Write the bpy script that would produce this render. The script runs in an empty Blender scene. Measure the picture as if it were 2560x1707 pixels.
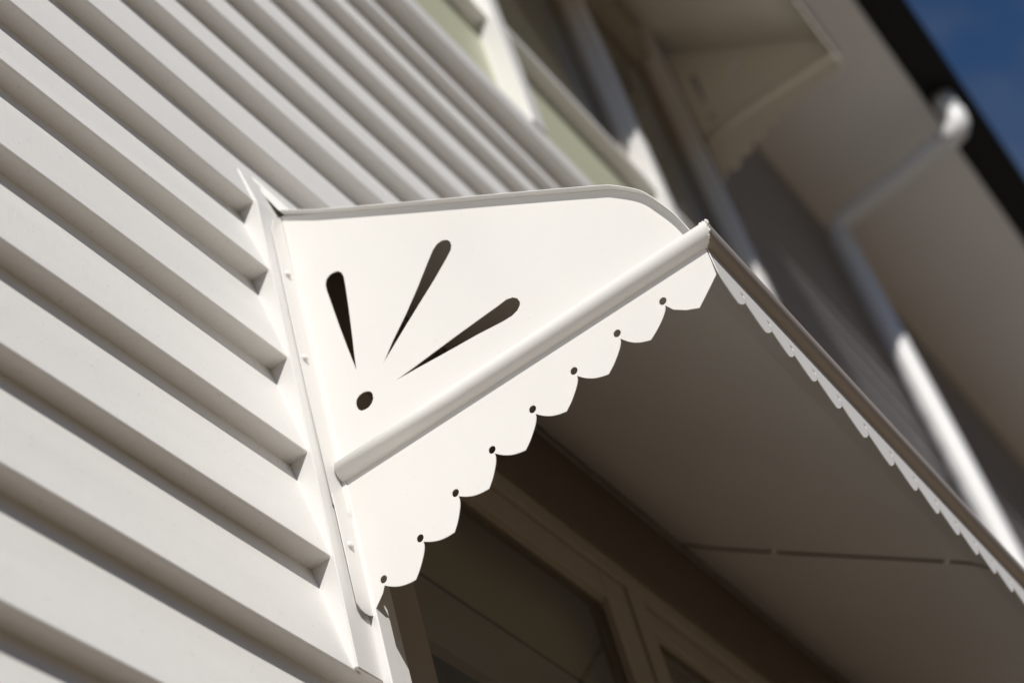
import bpy, bmesh, math, random
from mathutils import Vector, Matrix
random.seed(7)
S = 0.8            # metres per design unit (camera-to-wall distance)
ZC = 1.6           # camera height in metres
scene = bpy.context.scene
col = scene.collection

# ------------------------------------------------------------------ camera
cam_d = bpy.data.cameras.new("camera")
cam = bpy.data.objects.new("camera", cam_d)
col.objects.link(cam)
R = ((0.54602211, -0.8045818, -0.23346947),
     (0.47396869, 0.52646674, -0.70582324),
     (0.69080644, 0.27473787, 0.66880906))
right, down, fwd = Vector(R[0]), Vector(R[1]), Vector(R[2])
m = Matrix.Identity(4)
for i in range(3):
    m[i][0] = right[i]; m[i][1] = -down[i]; m[i][2] = -fwd[i]
m[2][3] = ZC
cam.matrix_world = m
cam_d.sensor_fit = 'HORIZONTAL'
cam_d.sensor_width = 36.0
cam_d.lens = 66.176
cam_d.clip_start = 0.02
cam_d.clip_end = 4000
cam_d.dof.use_dof = True
cam_d.dof.focus_distance = 2.47 * S
cam_d.dof.aperture_fstop = 3.6
scene.camera = cam

# ------------------------------------------------------------------ light
SUN = Vector((-1.3, -1.0, 1.37)).normalized()       # towards the sun
elev = math.asin(SUN.z)
azim = math.atan2(SUN.x, SUN.y)
w = bpy.data.worlds.new("World")
scene.world = w
w.use_nodes = True
nt = w.node_tree
nt.nodes.clear()
wo = nt.nodes.new("ShaderNodeOutputWorld")
bg = nt.nodes.new("ShaderNodeBackground")
sky = nt.nodes.new("ShaderNodeTexSky")
sky.sky_type = 'NISHITA'
sky.sun_disc = False
sky.sun_elevation = elev
sky.sun_rotation = azim
sky.altitude = 300
sky.air_density = 0.8
sky.dust_density = 0.2
sky.ozone_density = 3.0
bg.inputs['Strength'].default_value = 0.062
tint = nt.nodes.new("ShaderNodeMixRGB"); tint.blend_type = 'MULTIPLY'
tint.inputs[0].default_value = 1.0
tint.inputs[2].default_value = (0.74, 1.0, 1.18, 1)
nt.links.new(sky.outputs[0], tint.inputs[1])
ctc = nt.nodes.new("ShaderNodeTexCoord")
cmap = nt.nodes.new("ShaderNodeMapping")
cmap.inputs['Scale'].default_value = (3.0, 5.0, 7.0)
cn = nt.nodes.new("ShaderNodeTexNoise")
cn.inputs['Scale'].default_value = 2.2
cn.inputs['Detail'].default_value = 4
cramp = nt.nodes.new("ShaderNodeMapRange")
cramp.inputs['From Min'].default_value = 0.40
cramp.inputs['From Max'].default_value = 0.72
cramp.inputs['To Max'].default_value = 0.55
cmix = nt.nodes.new("ShaderNodeMixRGB")
cmix.inputs[2].default_value = (2.4, 2.5, 2.8, 1)
nt.links.new(ctc.outputs['Generated'], cmap.inputs[0])
nt.links.new(cmap.outputs[0], cn.inputs['Vector'])
nt.links.new(cn.outputs['Fac'], cramp.inputs['Value'])
nt.links.new(cramp.outputs[0], cmix.inputs[0])
nt.links.new(tint.outputs[0], cmix.inputs[1])
nt.links.new(cmix.outputs[0], bg.inputs[0])
nt.links.new(bg.outputs[0], wo.inputs[0])
sun_d = bpy.data.lights.new("sun", 'SUN')
sun_d.energy = 4.02
sun_d.angle = math.radians(0.53)
sun_d.color = (1.0, 0.962, 0.905)
sun = bpy.data.objects.new("sun", sun_d)
col.objects.link(sun)
sun.location = (-6, -6, 12)
sun.rotation_euler = SUN.to_track_quat('Z', 'Y').to_euler()
scene.view_settings.view_transform = 'Standard'
scene.view_settings.look = 'None'
scene.view_settings.exposure = 0.0
scene.view_settings.gamma = 1.0

# ------------------------------------------------------------------ materials
def mat(name, color, rough=0.45, var=0.04, scale=6.0, stretch=(1, 1, 1), bump=0.0, bscale=40.0, dirt=0.0, spec=0.5, metal=0.0, streak=0.0):
    mt = bpy.data.materials.new(name)
    mt.use_nodes = True
    t = mt.node_tree
    b = t.nodes["Principled BSDF"]
    b.inputs['Roughness'].default_value = rough
    b.inputs['Metallic'].default_value = metal
    b.inputs['Specular IOR Level'].default_value = spec
    tc = t.nodes.new("ShaderNodeTexCoord")
    mp = t.nodes.new("ShaderNodeMapping")
    mp.inputs['Scale'].default_value = stretch
    t.links.new(tc.outputs['Object'], mp.inputs[0])
    n = t.nodes.new("ShaderNodeTexNoise")
    n.inputs['Scale'].default_value = scale
    n.inputs['Detail'].default_value = 5
    t.links.new(mp.outputs[0], n.inputs['Vector'])
    cr = t.nodes.new("ShaderNodeValToRGB")
    cr.color_ramp.elements[0].position = 0.3
    cr.color_ramp.elements[1].position = 0.7
    cr.color_ramp.elements[0].color = tuple(c * (1 - var) for c in color) + (1,)
    cr.color_ramp.elements[1].color = tuple(min(1, c * (1 + var)) for c in color) + (1,)
    t.links.new(n.outputs['Fac'], cr.inputs[0])
    out = cr.outputs[0]
    if dirt > 0:
        d = t.nodes.new("ShaderNodeTexNoise")
        d.inputs['Scale'].default_value = 160
        d.inputs['Detail'].default_value = 3
        t.links.new(tc.outputs['Object'], d.inputs['Vector'])
        r2 = t.nodes.new("ShaderNodeValToRGB")
        r2.color_ramp.elements[0].position = 0.66
        r2.color_ramp.elements[1].position = 0.76
        t.links.new(d.outputs['Fac'], r2.inputs[0])
        ml = t.nodes.new("ShaderNodeMath"); ml.operation = 'MULTIPLY'
        ml.inputs[1].default_value = dirt
        t.links.new(r2.outputs[0], ml.inputs[0])
        mx = t.nodes.new("ShaderNodeMixRGB")
        mx.inputs[2].default_value = (0.22, 0.18, 0.13, 1)
        t.links.new(ml.outputs[0], mx.inputs[0])
        t.links.new(out, mx.inputs[1])
        out = mx.outputs[0]
    t.links.new(out, b.inputs['Base Color'])
    if bump > 0:
        bn = t.nodes.new("ShaderNodeTexNoise")
        bn.inputs['Scale'].default_value = bscale
        bn.inputs['Detail'].default_value = 4
        mp2 = t.nodes.new("ShaderNodeMapping")
        mp2.inputs['Scale'].default_value = (1, 1, 1)
        t.links.new(tc.outputs['Object'], mp2.inputs[0])
        t.links.new(mp2.outputs[0], bn.inputs['Vector'])
        bp = t.nodes.new("ShaderNodeBump")
        bp.inputs['Strength'].default_value = bump
        bp.inputs['Distance'].default_value = 0.002
        t.links.new(bn.outputs['Fac'], bp.inputs['Height'])
        last = bp
        if streak > 0:
            sn = t.nodes.new("ShaderNodeTexNoise")
            sn.inputs['Scale'].default_value = 1.0
            sn.inputs['Detail'].default_value = 6
            sn.inputs['Roughness'].default_value = 0.7
            mp3 = t.nodes.new("ShaderNodeMapping")
            mp3.inputs['Scale'].default_value = (260, 260, 9)
            mp3.inputs['Rotation'].default_value = (0, math.radians(12), 0)
            t.links.new(tc.outputs['Object'], mp3.inputs[0])
            t.links.new(mp3.outputs[0], sn.inputs['Vector'])
            b2 = t.nodes.new("ShaderNodeBump")
            b2.inputs['Strength'].default_value = streak
            b2.inputs['Distance'].default_value = 0.001
            t.links.new(sn.outputs['Fac'], b2.inputs['Height'])
            t.links.new(bp.outputs[0], b2.inputs['Normal'])
            last = b2
        t.links.new(last.outputs[0], b.inputs['Normal'])
    return mt

M_BOARD = mat("white_board_paint", (0.805, 0.79, 0.76), 0.5, 0.03, 3.0, (1, 1, 6), 0.12, 60, dirt=0.22, streak=0.5)
M_TRIM = mat("white_trim_paint", (0.82, 0.805, 0.78), 0.42, 0.012, 8.0, (1, 1, 1), 0.08, 50, dirt=0.12)
M_HOOD = mat("white_sheet_paint", (0.82, 0.803, 0.772), 0.42, 0.03, 5.0, (1, 1, 0.4), 0.4, 6, dirt=0.10)
M_SAGE = mat("sage_paint", (0.53, 0.53, 0.375), 0.5, 0.03, 4.0)
M_SOFFIT = mat("soffit_paint", (0.84, 0.825, 0.80), 0.6, 0.03, 2.0)
M_BLACK = mat("black_gutter_paint", (0.004, 0.004, 0.004), 0.6, 0.1, 4.0, spec=0.25)
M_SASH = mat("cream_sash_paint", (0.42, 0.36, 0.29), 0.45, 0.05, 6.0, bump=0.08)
M_PIPE = mat("white_pipe_plastic", (0.80, 0.80, 0.79), 0.35, 0.015, 5.0)
M_CREAM = mat("cream_sheet_paint", (0.92, 0.87, 0.75), 0.45, 0.015, 5.0, (1, 1, 1), 0.05, 30)
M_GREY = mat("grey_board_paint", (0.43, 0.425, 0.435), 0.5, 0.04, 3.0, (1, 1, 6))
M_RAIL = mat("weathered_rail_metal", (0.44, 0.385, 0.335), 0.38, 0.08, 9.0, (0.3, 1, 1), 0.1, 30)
M_SEAL = mat("dark_seam_sealant", (0.15, 0.125, 0.095), 0.7, 0.15, 20.0)
M_HEAD_SHADE = mat("shade_darkened_head_paint", (0.17, 0.135, 0.10), 0.6, 0.05, 6.0)  # darkened so the deep shade under the awning roof is in the colour
M_CURTAIN = mat("curtained_glass", (0.075, 0.070, 0.052), 0.03, 0.12, 3.0, spec=1.0)
M_ROOF = mat("roof_metal", (0.10, 0.10, 0.11), 0.5, 0.05, 4.0)
M_GLASS = mat("dark_window_glass", (0.045, 0.042, 0.03), 0.04, 0.1, 1.5, spec=0.6)
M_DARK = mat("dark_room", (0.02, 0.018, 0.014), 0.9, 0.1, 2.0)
M_BLIND = mat("olive_blind", (0.46, 0.40, 0.25), 0.8, 0.04, 6.0)
M_CLEAR = bpy.data.materials.new("clear_glass")
M_CLEAR.use_nodes = True
_b = M_CLEAR.node_tree.nodes["Principled BSDF"]
_b.inputs['Base Color'].default_value = (0.93, 0.95, 0.92, 1)
_b.inputs['Roughness'].default_value = 0.0
_b.inputs['Transmission Weight'].default_value = 1.0
_b.inputs['IOR'].default_value = 1.45
M_GROUND = mat("dry_lawn", (0.150, 0.112, 0.070), 0.95, 0.3, 0.8, bump=0.5, bscale=30)

# ------------------------------------------------------------------ helpers
def W(x, y, z):
    return Vector((x * S, y * S, z * S + ZC))

def obj(name, bm, material, parent=None, smooth=False):
    me = bpy.data.meshes.new(name)
    bmesh.ops.recalc_face_normals(bm, faces=bm.faces)
    bm.to_mesh(me)
    bm.free()
    if smooth:
        for p in me.polygons:
            p.use_smooth = True
    me.materials.append(material)
    o = bpy.data.objects.new(name, me)
    col.objects.link(o)
    if parent is not None:
        o.parent = parent
        o.matrix_parent_inverse = parent.matrix_world.inverted()
    return o

def empty(name, loc, label, cat, group=None):
    o = bpy.data.objects.new(name, None)
    o.empty_display_size = 0.1
    o.matrix_world = Matrix.Translation(loc)
    col.objects.link(o)
    o['label'] = label
    o['category'] = cat
    if group:
        o['group'] = group
    return o

def box(bm, x0, x1, y0, y1, z0, z1, bev=0.0):
    vs = [bm.verts.new(W(x, y, z)) for x in (x0, x1) for y in (y0, y1) for z in (z0, z1)]
    f = [(0, 1, 3, 2), (4, 6, 7, 5), (0, 4, 5, 1), (2, 3, 7, 6), (0, 2, 6, 4), (1, 5, 7, 3)]
    fs = [bm.faces.new([vs[i] for i in q]) for q in f]
    if bev > 0:
        es = list({e for fc in fs for e in fc.edges})
        bmesh.ops.bevel(bm, geom=es, offset=bev * S, segments=2, affect='EDGES', profile=0.5)

def prism(bm, prof, x0, x1, step=None, jit=0.0):
    """closed (y,z) profile swept along X; optional slight unevenness"""
    n = max(1, int(math.ceil((x1 - x0) / step))) if step else 1
    rings = []
    for i in range(n + 1):
        x = x0 + (x1 - x0) * i / n
        dz = random.uniform(-jit, jit); dy = random.uniform(-jit, jit) * 0.6
        rings.append([bm.verts.new(W(x, y + dy, z + dz)) for y, z in prof])
    k = len(prof)
    for a, b in zip(rings, rings[1:]):
        for j in range(k):
            bm.faces.new((a[j], a[(j + 1) % k], b[(j + 1) % k], b[j]))
    bm.faces.new(rings[0]); bm.faces.new(rings[-1])

def tube(bm, pts, r, seg=20, cap=True):
    """round tube through world-unit design points"""
    P = [W(*p) for p in pts]
    rings = []
    prev = None
    for i, p in enumerate(P):
        d = (P[min(i + 1, len(P) - 1)] - P[max(i - 1, 0)]).normalized()
        if prev is None:
            up = Vector((0, 0, 1)) if abs(d.z) < 0.9 else Vector((1, 0, 0))
            u = d.cross(up).normalized()
        else:
            u = (prev - d * prev.dot(d)).normalized()
        prev = u
        v = d.cross(u)
        rings.append([bm.verts.new(p + (u * math.cos(a) + v * math.sin(a)) * r * S)
                      for a in (2 * math.pi * k / seg for k in range(seg))])
    for a, b in zip(rings, rings[1:]):
        for j in range(seg):
            bm.faces.new((a[j], a[(j + 1) % seg], b[(j + 1) % seg], b[j]))
    if cap:
        bm.faces.new(rings[0]); bm.faces.new(rings[-1])

def flat_sheet(name, loops, thick, to_world, material, parent):
    """flat plate with cut-outs: loops of 2-D design points (first = outline)"""
    cu = bpy.data.curves.new(name + "_outline", 'CURVE')
    cu.dimensions = '2D'
    cu.fill_mode = 'BOTH'
    cu.extrude = thick / 2
    for lp in loops:
        sp = cu.splines.new('POLY')
        sp.points.add(len(lp) - 1)
        for pt, (a, b) in zip(sp.points, lp):
            pt.co = (a, b, 0, 1)
        sp.use_cyclic_u = True
    tmp = bpy.data.objects.new("outline", cu)
    col.objects.link(tmp)
    dg = bpy.context.evaluated_depsgraph_get()
    me = bpy.data.meshes.new_from_object(tmp.evaluated_get(dg))
    bpy.data.objects.remove(tmp)
    bpy.data.curves.remove(cu)
    for v in me.vertices:
        v.co = to_world(v.co.x, v.co.y, v.co.z)
    me.name = name
    me.materials.clear()
    me.materials.append(material)
    o = bpy.data.objects.new(name, me)
    col.objects.link(o)
    o.parent = parent
    o.matrix_parent_inverse = parent.matrix_world.inverted()
    return o

def catmull(pts, n=5):
    out = []
    for i in range(len(pts) - 1):
        p0 = pts[max(i - 1, 0)]; p1 = pts[i]; p2 = pts[i + 1]; p3 = pts[min(i + 2, len(pts) - 1)]
        for k in range(n):
            t = k / n
            out.append(tuple(0.5 * (2 * b + (c - a) * t + (2 * a - 5 * b + 4 * c - d) * t * t + (3 * b - a - 3 * c + d) * t ** 3)
                             for a, b, c, d in zip(p0, p1, p2, p3)))
    out.append(pts[-1])
    return out

# ------------------------------------------------------------------ ground
bm = bmesh.new()
# level around the house, then an unseen bank added to block low sky light
prof_g = [(3000, 0), (14, 0), (-5.0, 0), (-6.5, 0.6), (-8.0, 2.0), (-11.0, 4.8), (-14.0, 7.4), (-18.0, 9.4), (-40.0, 12.0), (-3000, 12.0)]
rows = []
for gx in (-3000, -60, -30, -15, -8, 0, 8, 15, 30, 60, 3000):
    rows.append([bm.verts.new(Vector((gx, gy, gz + (random.uniform(-0.25, 0.25) if 0.4 < gz < 10 else 0)))) for gy, gz in prof_g])
for ra, rb in zip(rows, rows[1:]):
    for k in range(len(prof_g) - 1):
        bm.faces.new((ra[k], rb[k], rb[k + 1], ra[k + 1]))
o = obj("ground", bm, M_GROUND)
o['kind'] = 'structure'

# ------------------------------------------------------------------ house
house = empty("house", (2.4, 0.9, 0), "white weatherboard two storey house with pale green band between its floors", "house")
YB = 1.06
LIP0, LIPI = 1.005, 1.038
lips = [1.308 - 0.1795 * k for k in range(18, 0, -1)] + [1.308, 1.487, 1.668, 1.849, 2.032, 2.188, 2.364, 2.544, 2.703, 2.869, 3.043, 3.225, 3.391]
LEDGE = 3.543

def board(bm, x0, x1, z, ztop, lip=LIP0):
    prof = [(lip + 0.0030, z), (lip + 0.0009, z + 0.0008), (lip, z + 0.0026), (LIPI, ztop + 0.004), (YB, ztop + 0.004), (YB, z)]
    prism(bm, prof, x0, x1, step=0.22, jit=0.0010)

bm = bmesh.new()
for k, z in enumerate(lips):
    zt = lips[k + 1] if k + 1 < len(lips) else LEDGE
    if z < 2.1:
        a, b = -9.0, (1.7415 if z < 1.25 else 1.70)
        board(bm, a, b, z, zt)
        board(bm, 4.37, 15.0, z, zt)
    else:
        board(bm, -9.0, 15.0, z, zt)
up = [4.065 + 0.172 * k for k in range(14)]
for k, z in enumerate(up[:-1]):
    board(bm, -9.0, 3.088, z, up[k + 1], 0.998)
obj("weatherboard_wall", bm, M_BOARD, house)
bm = bmesh.new()
up2 = [3.62 + 0.172 * k for k in range(17)]
for k, z in enumerate(up2[:-1]):
    board(bm, 4.952, 15.0, z, up2[k + 1])
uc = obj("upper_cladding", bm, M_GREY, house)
uc['label'] = "grey boards beyond the upper window"

bm = bmesh.new()
prism(bm, [(0.989, LEDGE), (0.987, LEDGE + 0.002), (0.987, LEDGE + 0.063), (0.990, LEDGE + 0.066), (YB, LEDGE + 0.068), (YB, LEDGE)], -9.0, 15.0, step=0.5, jit=0.0004)
obj("drip_board", bm, M_BOARD, house)
bm = bmesh.new()
box(bm, -9.0, 4.951, 1.04, YB + 0.01, 3.60, 4.107)
obj("spandrel_panel", bm, M_SAGE, house)
# solid body behind the cladding
bm = bmesh.new()
box(bm, -9.0, 15.0, 1.32, 9.0, -2.0, 6.33)
obj("house_body", bm, M_TRIM, house)
bm = bmesh.new()
box(bm, -9.6, 15.6, 0.277, 1.2, 6.30, 6.335)
obj("soffit", bm, M_SOFFIT, house)
bm = bmesh.new()
box(bm, -9.6, 15.6, 0.2535, 0.2765, 6.285, 6.47)
obj("fascia", bm, M_BLACK, house)
bm = bmesh.new()
prism(bm, [(0.22, 6.52), (5.0, 8.34), (9.8, 6.52), (9.8, 6.48), (5.0, 8.29), (0.22, 6.48)], -9.7, 15.7)
obj("roof", bm, M_ROOF, house)

# ---- lower window (under the near awning)
def stiles(bm, x0, x1, x2, x3, y, y2, z0, z1):
    # U-shaped frame: two stepped stiles joined by a head, one piece
    box(bm, x0, x0 + x1, y, YB + 0.012, z0, z1, 0.0015)
    box(bm, x0 + x1 - 0.003, x0 + x2, y2, YB + 0.011, z0, z1 - 0.001, 0.001)
win1 = bpy.data.objects.new("window", None)
win1.empty_display_size = 0.1
win1.matrix_world = Matrix.Translation(W(2.5, 1.02, -0.3))
col.objects.link(win1)
win1.parent = house
win1.matrix_parent_inverse = house.matrix_world.inverted()
bm = bmesh.new()
stiles(bm, 1.742, 0.031, 0.0700, 0, 0.9885, 1.0, -0.3, 2.02)
obj("jamb", bm, M_TRIM, win1)
# casing at the side: square bottom end, top tapered back to the boards
bm = bmesh.new()
vs = []
for x in (1.687, 1.7415):
    vs.append([bm.verts.new(W(x, y, z)) for y, z in ((1.0, 1.312), (1.0, 2.185), (1.0205, 2.283), (1.05, 2.283), (1.05, 1.312))])
a, b = vs
for j in range(5):
    bm.faces.new((a[j], a[(j + 1) % 5], b[(j + 1) % 5], b[j]))
bm.faces.new(a); bm.faces.new(b)
bmesh.ops.bevel(bm, geom=[e for e in bm.edges], offset=0.0012, segments=2, affect='EDGES')
obj("casing", bm, M_TRIM, win1)
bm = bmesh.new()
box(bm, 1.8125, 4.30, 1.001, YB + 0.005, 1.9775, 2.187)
obj("head_casing", bm, M_HEAD_SHADE, win1)
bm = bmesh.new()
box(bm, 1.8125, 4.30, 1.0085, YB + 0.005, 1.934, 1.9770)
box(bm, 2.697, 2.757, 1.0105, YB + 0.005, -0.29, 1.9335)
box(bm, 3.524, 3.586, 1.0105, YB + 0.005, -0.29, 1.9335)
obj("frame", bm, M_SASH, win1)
def sash(x0, x1, z0, z1, y, stile, rail, ymul=0.004, material=M_SASH, parent=None, mid=None):
    bm = bmesh.new()
    box(bm, x0, x0 + stile, y, y + 0.035, z0, z1, 0.001)
    box(bm, x1 - stile, x1, y, y + 0.035, z0, z1, 0.001)
    box(bm, x0 + stile, x1 - stile, y + 0.0012, y + 0.034, z1 - rail, z1, 0.001)
    box(bm, x0 + stile, x1 - stile, y + 0.0012, y + 0.034, z0, z0 + rail, 0.001)
    # glazing bead step
    box(bm, x0 + stile, x1 - stile, y + 0.008, y + 0.03, z1 - rail - 0.008, z1 - rail - 0.0004)
    if mid:
        box(bm, x0 + stile, x1 - stile, y + 0.0012, y + 0.034, mid[0], mid[1], 0.001)
        box(bm, x0 + stile, x1 - stile, y - 0.004, y + 0.001, mid[0] - 0.002, mid[0] + 0.012, 0.001)
    return obj("sash", bm, material, parent)
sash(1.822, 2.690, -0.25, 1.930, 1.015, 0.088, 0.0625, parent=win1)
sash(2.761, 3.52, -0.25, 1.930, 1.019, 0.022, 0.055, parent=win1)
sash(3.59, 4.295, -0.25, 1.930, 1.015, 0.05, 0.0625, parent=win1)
for a, b in ((1.90, 2.61), (2.775, 3.50), (3.63, 4.25)):
    bm = bmesh.new()
    box(bm, a, b, 1.034, 1.038, -0.2, 1.875)
    pn = obj("pane", bm, M_CLEAR, win1)
for a, b, zt in ((1.9102, 2.6048, 1.8673), (2.7832, 3.4978, 1.8748), (3.6402, 4.2448, 1.8673)):
    bm = bmesh.new()
    box(bm, a, b, 1.0285, 1.0338, zt - 0.0122, zt - 0.0082)
    box(bm, a, a + 0.0035, 1.0283, 1.0337, -0.18, zt - 0.0150)
    box(bm, b - 0.0035, b, 1.0283, 1.0337, -0.18, zt - 0.0150)
    obj("glazing_seal", bm, M_SEAL, win1)
for a, b in ((1.80, 2.84), (2.86, 4.36)):
    bm = bmesh.new()
    box(bm, a, b, 1.093, 1.096, 1.714, 2.12)
    bl = obj("blind", bm, M_BLIND, win1)
    box_ = bmesh.new()
    box(box_, a, b, 1.088, 1.10, 1.580, 1.698, 0.003)
    box(box_, a, b, 1.083, 1.105, 1.563, 1.5795, 0.002)
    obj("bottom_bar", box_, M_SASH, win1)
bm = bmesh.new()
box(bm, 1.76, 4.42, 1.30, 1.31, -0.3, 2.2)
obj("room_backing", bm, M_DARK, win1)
bm = bmesh.new()
box(bm, 1.60, 4.45, 0.955, YB + 0.01, -0.345, -0.305, 0.003)
obj("sill", bm, M_TRIM, win1)

# ---- upper window
win2 = bpy.data.objects.new("window", None)
win2.empty_display_size = 0.1
win2.matrix_world = Matrix.Translation(W(4.0, 1.02, 3.61))
col.objects.link(win2)
win2.parent = house
win2.matrix_parent_inverse = house.matrix_world.inverted()
for xa in (3.09, 4.885):
    bm = bmesh.new()
    box(bm, xa, xa + 0.065, 0.98, YB + 0.012, 3.611, 5.86, 0.002)
    obj("jamb", bm, M_TRIM, win2)
bm = bmesh.new()
box(bm, 4.04, 4.105, 0.976, YB + 0.008, 3.611, 5.62, 0.002)
obj("mullion", bm, M_TRIM, win2)
bm = bmesh.new()
box(bm, 3.156, 4.039, 0.993, YB, 4.108, 4.134, 0.002)
obj("sill", bm, M_TRIM, win2)
bm = bmesh.new()
box(bm, 4.106, 4.884, 0.993, YB, 4.108, 4.134, 0.002)
obj("sill", bm, M_TRIM, win2)
bm = bmesh.new()
box(bm, 3.156, 4.039, 1.0, YB, 5.62, 5.86)
box(bm, 4.106, 4.879, 1.0, YB, 5.62, 5.86)
obj("head_casing", bm, M_SASH, win2)
sash(3.16, 4.036, 4.137, 5.61, 1.03, 0.05, 0.05, parent=win2)
sash(4.109, 4.876, 4.137, 5.61, 1.03, 0.05, 0.05, parent=win2)
for a, b in ((3.19, 4.0), (4.14, 4.84)):
    bm = bmesh.new()
    box(bm, a, b, 1.048, 1.052, 4.15, 5.59)
    obj("pane", bm, M_CURTAIN, win2)

# ------------------------------------------------------------------ awnings
TOP = [(0.996, 2.1904), (0.9289, 2.1409), (0.78, 2.034), (0.6251, 1.9244), (0.5015, 1.8359), (0.4780, 1.8165), (0.4477, 1.7812), (0.4317, 1.7474), (0.4182, 1.7116), (0.4105, 1.6814), (0.4065, 1.664)]
PETALS = [
 [(0.9328, 1.8081), (0.9376, 1.8538), (0.9426, 1.9059), (0.9480, 1.9746), (0.9490, 1.9869), (0.9484, 1.9984), (0.9447, 2.0066), (0.9377, 2.0108), (0.9304, 2.0106), (0.9226, 2.0073), (0.9176, 2.0), (0.9154, 1.9905), (0.9165, 1.9694), (0.9202, 1.9262), (0.9253, 1.8771), (0.9299, 1.8365), (0.9326, 1.8081)],
 [(0.8887, 1.7905), (0.8638, 1.8181), (0.8335, 1.8481), (0.8049, 1.8798), (0.7782, 1.9123), (0.765, 1.9275), (0.7567, 1.933), (0.7473, 1.9336), (0.7394, 1.9286), (0.7356, 1.9215), (0.7355, 1.9132), (0.7385, 1.9062), (0.7477, 1.8974), (0.7767, 1.8737), (0.8047, 1.8534), (0.8384, 1.8285), (0.8664, 1.8073), (0.8886, 1.7902)],
 [(0.8751, 1.7482), (0.8445, 1.7498), (0.8081, 1.7528), (0.7653, 1.7558), (0.7252, 1.758), (0.6943, 1.7595), (0.682, 1.7609), (0.6722, 1.7573), (0.6664, 1.7511), (0.6643, 1.7422), (0.666, 1.7365), (0.6719, 1.7311), (0.6817, 1.7282), (0.6966, 1.7288), (0.7382, 1.7347), (0.7938, 1.7398), (0.8391, 1.7447), (0.8750, 1.7479)],
]
CUSPS = [(0.9685, 1.4462), (0.8979, 1.4739), (0.8320, 1.5076), (0.7653, 1.5363), (0.6937, 1.5557), (0.6225, 1.5725), (0.5500, 1.5865), (0.4780, 1.5925)]
HOLES = [(0.9677, 1.4558), (0.9012, 1.4816), (0.8348, 1.5148), (0.7673, 1.5438), (0.6957, 1.5653), (0.6243, 1.5826), (0.5515, 1.5969), (0.4789, 1.6010)]
SCALLOP_A = [(0.0, 0.0), (0.088, 0.15), (0.20, 0.285), (0.33, 0.385), (0.476, 0.462)]
SCALLOP_B = [(0.476, 0.462), (0.65, 0.366), (0.85, 0.212), (0.955, 0.095), (1.0, 0.0)]

def scallop(p, q, flip=1.0):
    """leaf-shaped tongue hanging between two cusps"""
    ex, ez = q[0] - p[0], q[1] - p[1]
    L = math.hypot(ex, ez); ex /= L; ez /= L
    nx, nz = -ez * flip, ex * flip
    f = lambda c: (p[0] + (ex * c[0] + nx * c[1]) * L, p[1] + (ez * c[0] + nz * c[1]) * L)
    return catmull([f(c) for c in SCALLOP_A], 4) + catmull([f(c) for c in SCALLOP_B], 4)[1:]

def circle(c, r, n=20, ry=None):
    return [(c[0] + r * math.cos(2 * math.pi * k / n), c[1] + (ry or r) * math.sin(2 * math.pi * k / n)) for k in range(n)]

def panel_loops():
    out = [TOP[0]] + catmull(TOP[1:], 4)
    out += [(0.4000, 1.655), (0.4000, 1.6176), (0.4010, 1.590), (0.4120, 1.5800), (0.4266, 1.5672), (0.4381, 1.5575), (0.4548, 1.5662), (0.4704, 1.5790)]
    cu = CUSPS[::-1]
    for i in range(len(cu) - 1):
        # tongues are lopsided towards the wall end: walk each one from its outer cusp
        out += scallop(cu[i + 1], cu[i], 1.0)[::-1][:-1]
    out += [CUSPS[0], (0.9736, 1.4365), (0.9877, 1.4222), (0.999, 1.4134)]
    loops = [out]
    for p in PETALS:
        loops.append(p)
    loops.append([(0.9456, 1.755), (0.9425, 1.7605), (0.9370, 1.7637), (0.9305, 1.7641), (0.923, 1.761), (0.9185, 1.7565), (0.9168, 1.751), (0.9176, 1.7424), (0.9220, 1.7362), (0.9280, 1.7332), (0.9340, 1.7333), (0.9403, 1.7356), (0.9445, 1.7410), (0.9462, 1.7480)])
    for h in HOLES:
        loops.append(circle(h, 0.0054, 18, 0.0060))
    return loops

YR, ZR, RR = 0.3975, 1.6556, 0.0178       # rolled rail
T = 0.0011                                # sheet metal, metres

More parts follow.
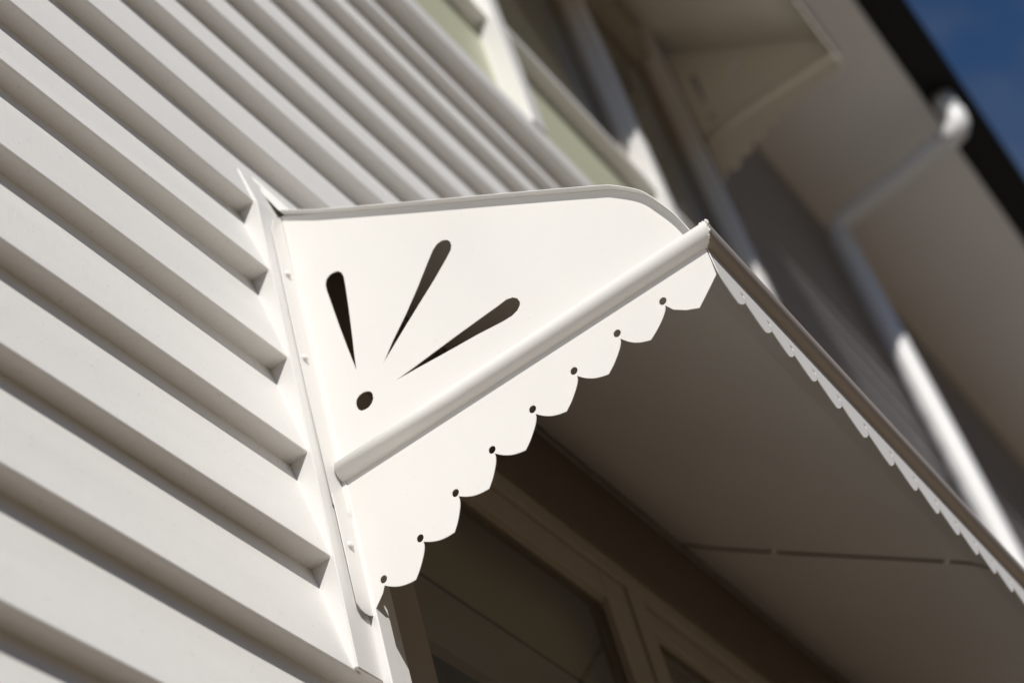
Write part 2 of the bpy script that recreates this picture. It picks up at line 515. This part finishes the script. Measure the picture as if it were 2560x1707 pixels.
def awning(x0, x1, dz, label, group, seams=(), paint=M_HOOD):
    root = empty("window_awning", W((x0 + x1) / 2, 1.0, 1.41 + dz), label, "awning", group)
    loops = panel_loops()
    for x, s in ((x0, 1), (x1, -1)):
        pan = flat_sheet("side_panel", loops, T, lambda a, b, c, x=x: W(x, a, b + dz) + Vector((c, 0, 0)), paint, root)
        # folded fixing flange lying on the window trim
        fx = lambda a: x - s * a
        up_fl = [(fx(0.0), 1.585), (fx(0.0355), 1.585), (fx(0.0365), 1.80), (fx(0.0345), 2.135), (fx(0.024), 2.165), (fx(0.0), 2.190)]
        lo_fl = [(fx(0.0), 1.4132), (fx(0.010), 1.4085), (fx(0.0205), 1.4078), (fx(0.030), 1.4108), (fx(0.0355), 1.419), (fx(0.0365), 1.60), (fx(0.0205), 1.598), (fx(0.006), 1.575), (fx(0.0), 1.574)]
        flat_sheet("flange", [up_fl], T, lambda a, b, c: W(a, 0.9975, b + dz) + Vector((0, c, 0)), paint, pan)
        flat_sheet("flange", [lo_fl], T, lambda a, b, c: W(a, 0.9945, b + dz) + Vector((0, c, 0)), paint, pan)
        for dx, z in ((0.0202, 2.043), (0.0255, 1.863), (0.0211, 1.5176)):
            bm = bmesh.new()
            bmesh.ops.create_uvsphere(bm, u_segments=12, v_segments=8, radius=1.0)
            for v in bm.verts:
                v.co = W(x - s * dx, 0.9955 if z > 1.58 else 0.993, z + dz) + Vector((v.co.x * 0.0048, v.co.y * 0.0030, v.co.z * 0.0048))
            obj("screw", bm, paint, pan, True)
        # rolled rail along the side, mitred into the front rail
        bm = bmesh.new()
        rings = []
        ring = [(RR * math.cos(2 * math.pi * k / 32), RR * math.sin(2 * math.pi * k / 32)) for k in range(32)]
        for y in (0.9935, 0.8, 0.6, YR):
            rings.append([bm.verts.new(W(x + a, y + (s * a if y == YR else 0.0), ZR + b + dz)) for a, b in ring])
        for ra, rb in zip(rings, rings[1:]):
            for k in range(32):
                bm.faces.new((ra[k], ra[(k + 1) % 32], rb[(k + 1) % 32], rb[k]))
        bm.faces.new(rings[0])
        sr = obj("side_rail", bm, paint, root, True)
        # lumpy solder bead along the mitre
        bm = bmesh.new()
        for k in range(60):
            a, b = ring[(k * 32 // 60) % 32]
            rr = random.uniform(0.0006, 0.0016) * (1.3 if b > 0 else 0.8)
            c = W(x + a * 0.985, YR + s * a * 0.985, ZR + b * 0.985 + dz) + Vector([random.uniform(-0.0010, 0.0010) for _ in range(3)])
            res = bmesh.ops.create_icosphere(bm, subdivisions=2, radius=rr, matrix=Matrix.Translation(c))
        obj("solder_bead", bm, paint, sr, True)
    # front rail with rounded corner knuckles
    bm = bmesh.new()
    rings = []
    for k in range(7):
        rings.append([bm.verts.new(W(x0 + (x1 - x0) * k / 6 + (a if k == 0 else -a if k == 6 else 0.0), YR + a, ZR + b + dz)) for a, b in ring])
    for ra, rb in zip(rings, rings[1:]):
        for k in range(32):
            bm.faces.new((ra[k], ra[(k + 1) % 32], rb[(k + 1) % 32], rb[k]))
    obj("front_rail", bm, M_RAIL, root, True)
    # curved roof sheet, turned up against the wall
    prof = [(1.0275, 2.305), (1.0224, 2.282), (1.0115, 2.244), (0.9995, 2.212), (0.9925, 2.1935)] + [(y, z + 0.0012) for y, z in catmull(TOP[1:], 4)]
    th = T / S
    bm = bmesh.new()
    oh = 0.0107
    top = [(y - th * 0.5, z + th * 0.9) for y, z in prof]
    xs = [x0 - oh + (x1 - x0 + 2 * oh) * k / 8 for k in range(9)]
    lo = [[bm.verts.new(W(x, y, z + dz)) for y, z in prof] for x in xs]
    hi = [[bm.verts.new(W(x, y, z + dz)) for y, z in top] for x in xs]
    for i in range(8):
        for j in range(len(prof) - 1):
            bm.faces.new((lo[i][j], lo[i][j + 1], lo[i + 1][j + 1], lo[i + 1][j]))
            bm.faces.new((hi[i][j], hi[i + 1][j], hi[i + 1][j + 1], hi[i][j + 1]))
        bm.faces.new((lo[i][0], lo[i + 1][0], hi[i + 1][0], hi[i][0]))
        bm.faces.new((lo[i][-1], hi[i][-1], hi[i + 1][-1], lo[i + 1][-1]))
    for i in (0, 8):
        for j in range(len(prof) - 1):
            bm.faces.new((lo[i][j], hi[i][j], hi[i][j + 1], lo[i][j + 1]))
    obj("roof_sheet", bm, paint, root, True)
    # lap seams on the underside: a thin folded lip with rivets every so often
    for xs_ in seams:
        lip = [(y - 0.0005, z - 0.001) for y, z in prof[4:]]
        bm = bmesh.new()
        v = [[bm.verts.new(W(xs_ + dx, y + oy, z + oz + dz)) for y, z in lip] for dx, oy, oz in ((0.0, 0, 0.0), (0.0, -0.003, -0.0065), (0.0028, -0.003, -0.0065), (0.0028, 0, 0.0))]
        for ra, rb in zip(v, v[1:]):
            for k in range(len(lip) - 1):
                bm.faces.new((ra[k], ra[k + 1], rb[k + 1], rb[k]))
        seam = obj("seam", bm, M_SEAL, root)
        for t in (0.12, 0.33, 0.55, 0.80):
            y, z = lip[int(t * (len(lip) - 1))]
            bm = bmesh.new()
            bmesh.ops.create_uvsphere(bm, u_segments=10, v_segments=6, radius=0.0048, matrix=Matrix.Translation(W(xs_ - 0.002, y - 0.002, z - 0.0035 + dz)))
            obj("rivet", bm, paint, seam, True)
    # scalloped front valance under the front rail
    yv = 0.3985
    zc = 1.5935
    tips = [1.775, 1.856, 1.926, 1.992, 2.066, 2.150, 2.243, 2.333, 2.416, 2.500, 2.577, 2.655, 2.729]
    while tips[-1] < x1 - x0 + 1.744 - 0.06:
        tips.append(tips[-1] + 0.078)
    tips = [t - 1.744 + x0 for t in tips]
    cus = [(x0 + 0.001, zc)] + [((a + b) / 2 + 0.002, zc) for a, b in zip(tips, tips[1:])] + [(x1 - 0.004, zc)]
    out = [(x1 - 0.004, ZR), (x0 + 0.001, ZR)]
    for a, b in zip(cus, cus[1:]):
        out += scallop(a, b, -1.0)[:-1]
    out.append(cus[-1])
    lps = [out] + [circle((c[0], c[1] + 0.0085), 0.0046, 14) for c in cus[1:-1]]
    flat_sheet("front_valance", lps, T, lambda a, b, c: W(a, yv, b + dz) + Vector((0, c, 0)), paint, root)
    return root

awning(1.744, 4.317, 0.0, "sunlit white metal window awning with cut out petals and scalloped edge, nearest the camera", "scalloped window awnings", (3.03,))
awning(3.095, 5.10, 3.62, "shaded scalloped window awning of the upper floor, high under the soffit", "scalloped window awnings", (), M_CREAM)

# ------------------------------------------------------------------ gutter and downpipe
bm = bmesh.new()
prism(bm, [(0.093, 6.45), (0.093, 6.31), (0.107, 6.295), (0.252, 6.295), (0.252, 6.46), (0.246, 6.46), (0.246, 6.302), (0.111, 6.302), (0.100, 6.314), (0.100, 6.45)], -9.6, 15.6, step=3.0)
t = obj("gutter", bm, M_BLACK)
t['label'] = "black eaves gutter running along the roof edge against the blue sky"
t['category'] = "gutter"

pipe = empty("downpipe", W(6.9, 0.93, -2.0), "white round downpipe from the gutter along the soffit and down the wall", "downpipe")
PX = 6.72
PL = 6.79
pts = [(PX, 0.205, 6.294), (PX, 0.205, 6.14), (PX, 0.208, 6.105), (PX, 0.224, 6.078), (PX, 0.26, 6.065), (PX, 0.55, 6.02), (PX, 0.86, 5.985), (PX, 0.90, 5.97), (PX, 0.925, 5.94), (PX, 0.93, 5.90), (PX + 0.03, 0.93, 5.4), (PL, 0.93, 4.7), (PL, 0.93, 3.0), (PL, 0.93, 0.0), (PL, 0.93, -1.98)]
bm = bmesh.new()
tube(bm, pts, 0.051, 24)
obj("pipe", bm, M_PIPE, pipe, True)
for p, q in (((PX, 0.205, 6.293), (PX, 0.205, 6.17)), ((PX + 0.001, 0.93, 5.89), (PX + 0.004, 0.93, 5.81))):
    bm = bmesh.new()
    tube(bm, [p, q], 0.054, 24)
    obj("socket", bm, M_PIPE, pipe, True)
bm = bmesh.new()
tube(bm, [(PX, 0.205, 6.169), (PX, 0.205, 6.135), (PX, 0.209, 6.10), (PX, 0.226, 6.075), (PX, 0.26, 6.063), (PX, 0.31, 6.057)], 0.060, 24)
obj("elbow", bm, M_PIPE, pipe, True)
for z in (3.0, 0.8):
    bm = bmesh.new()
    tube(bm, [(PL, 0.93, z), (PL, 0.93, z + 0.03)], 0.055, 24)
    box(bm, PL - 0.08, PL + 0.08, 0.9745, 0.986, z, z + 0.03)
    box(bm, PL - 0.03, PL + 0.03, 0.974, 1.01, z + 0.002, z + 0.028)
    obj("bracket", bm, M_PIPE, pipe)
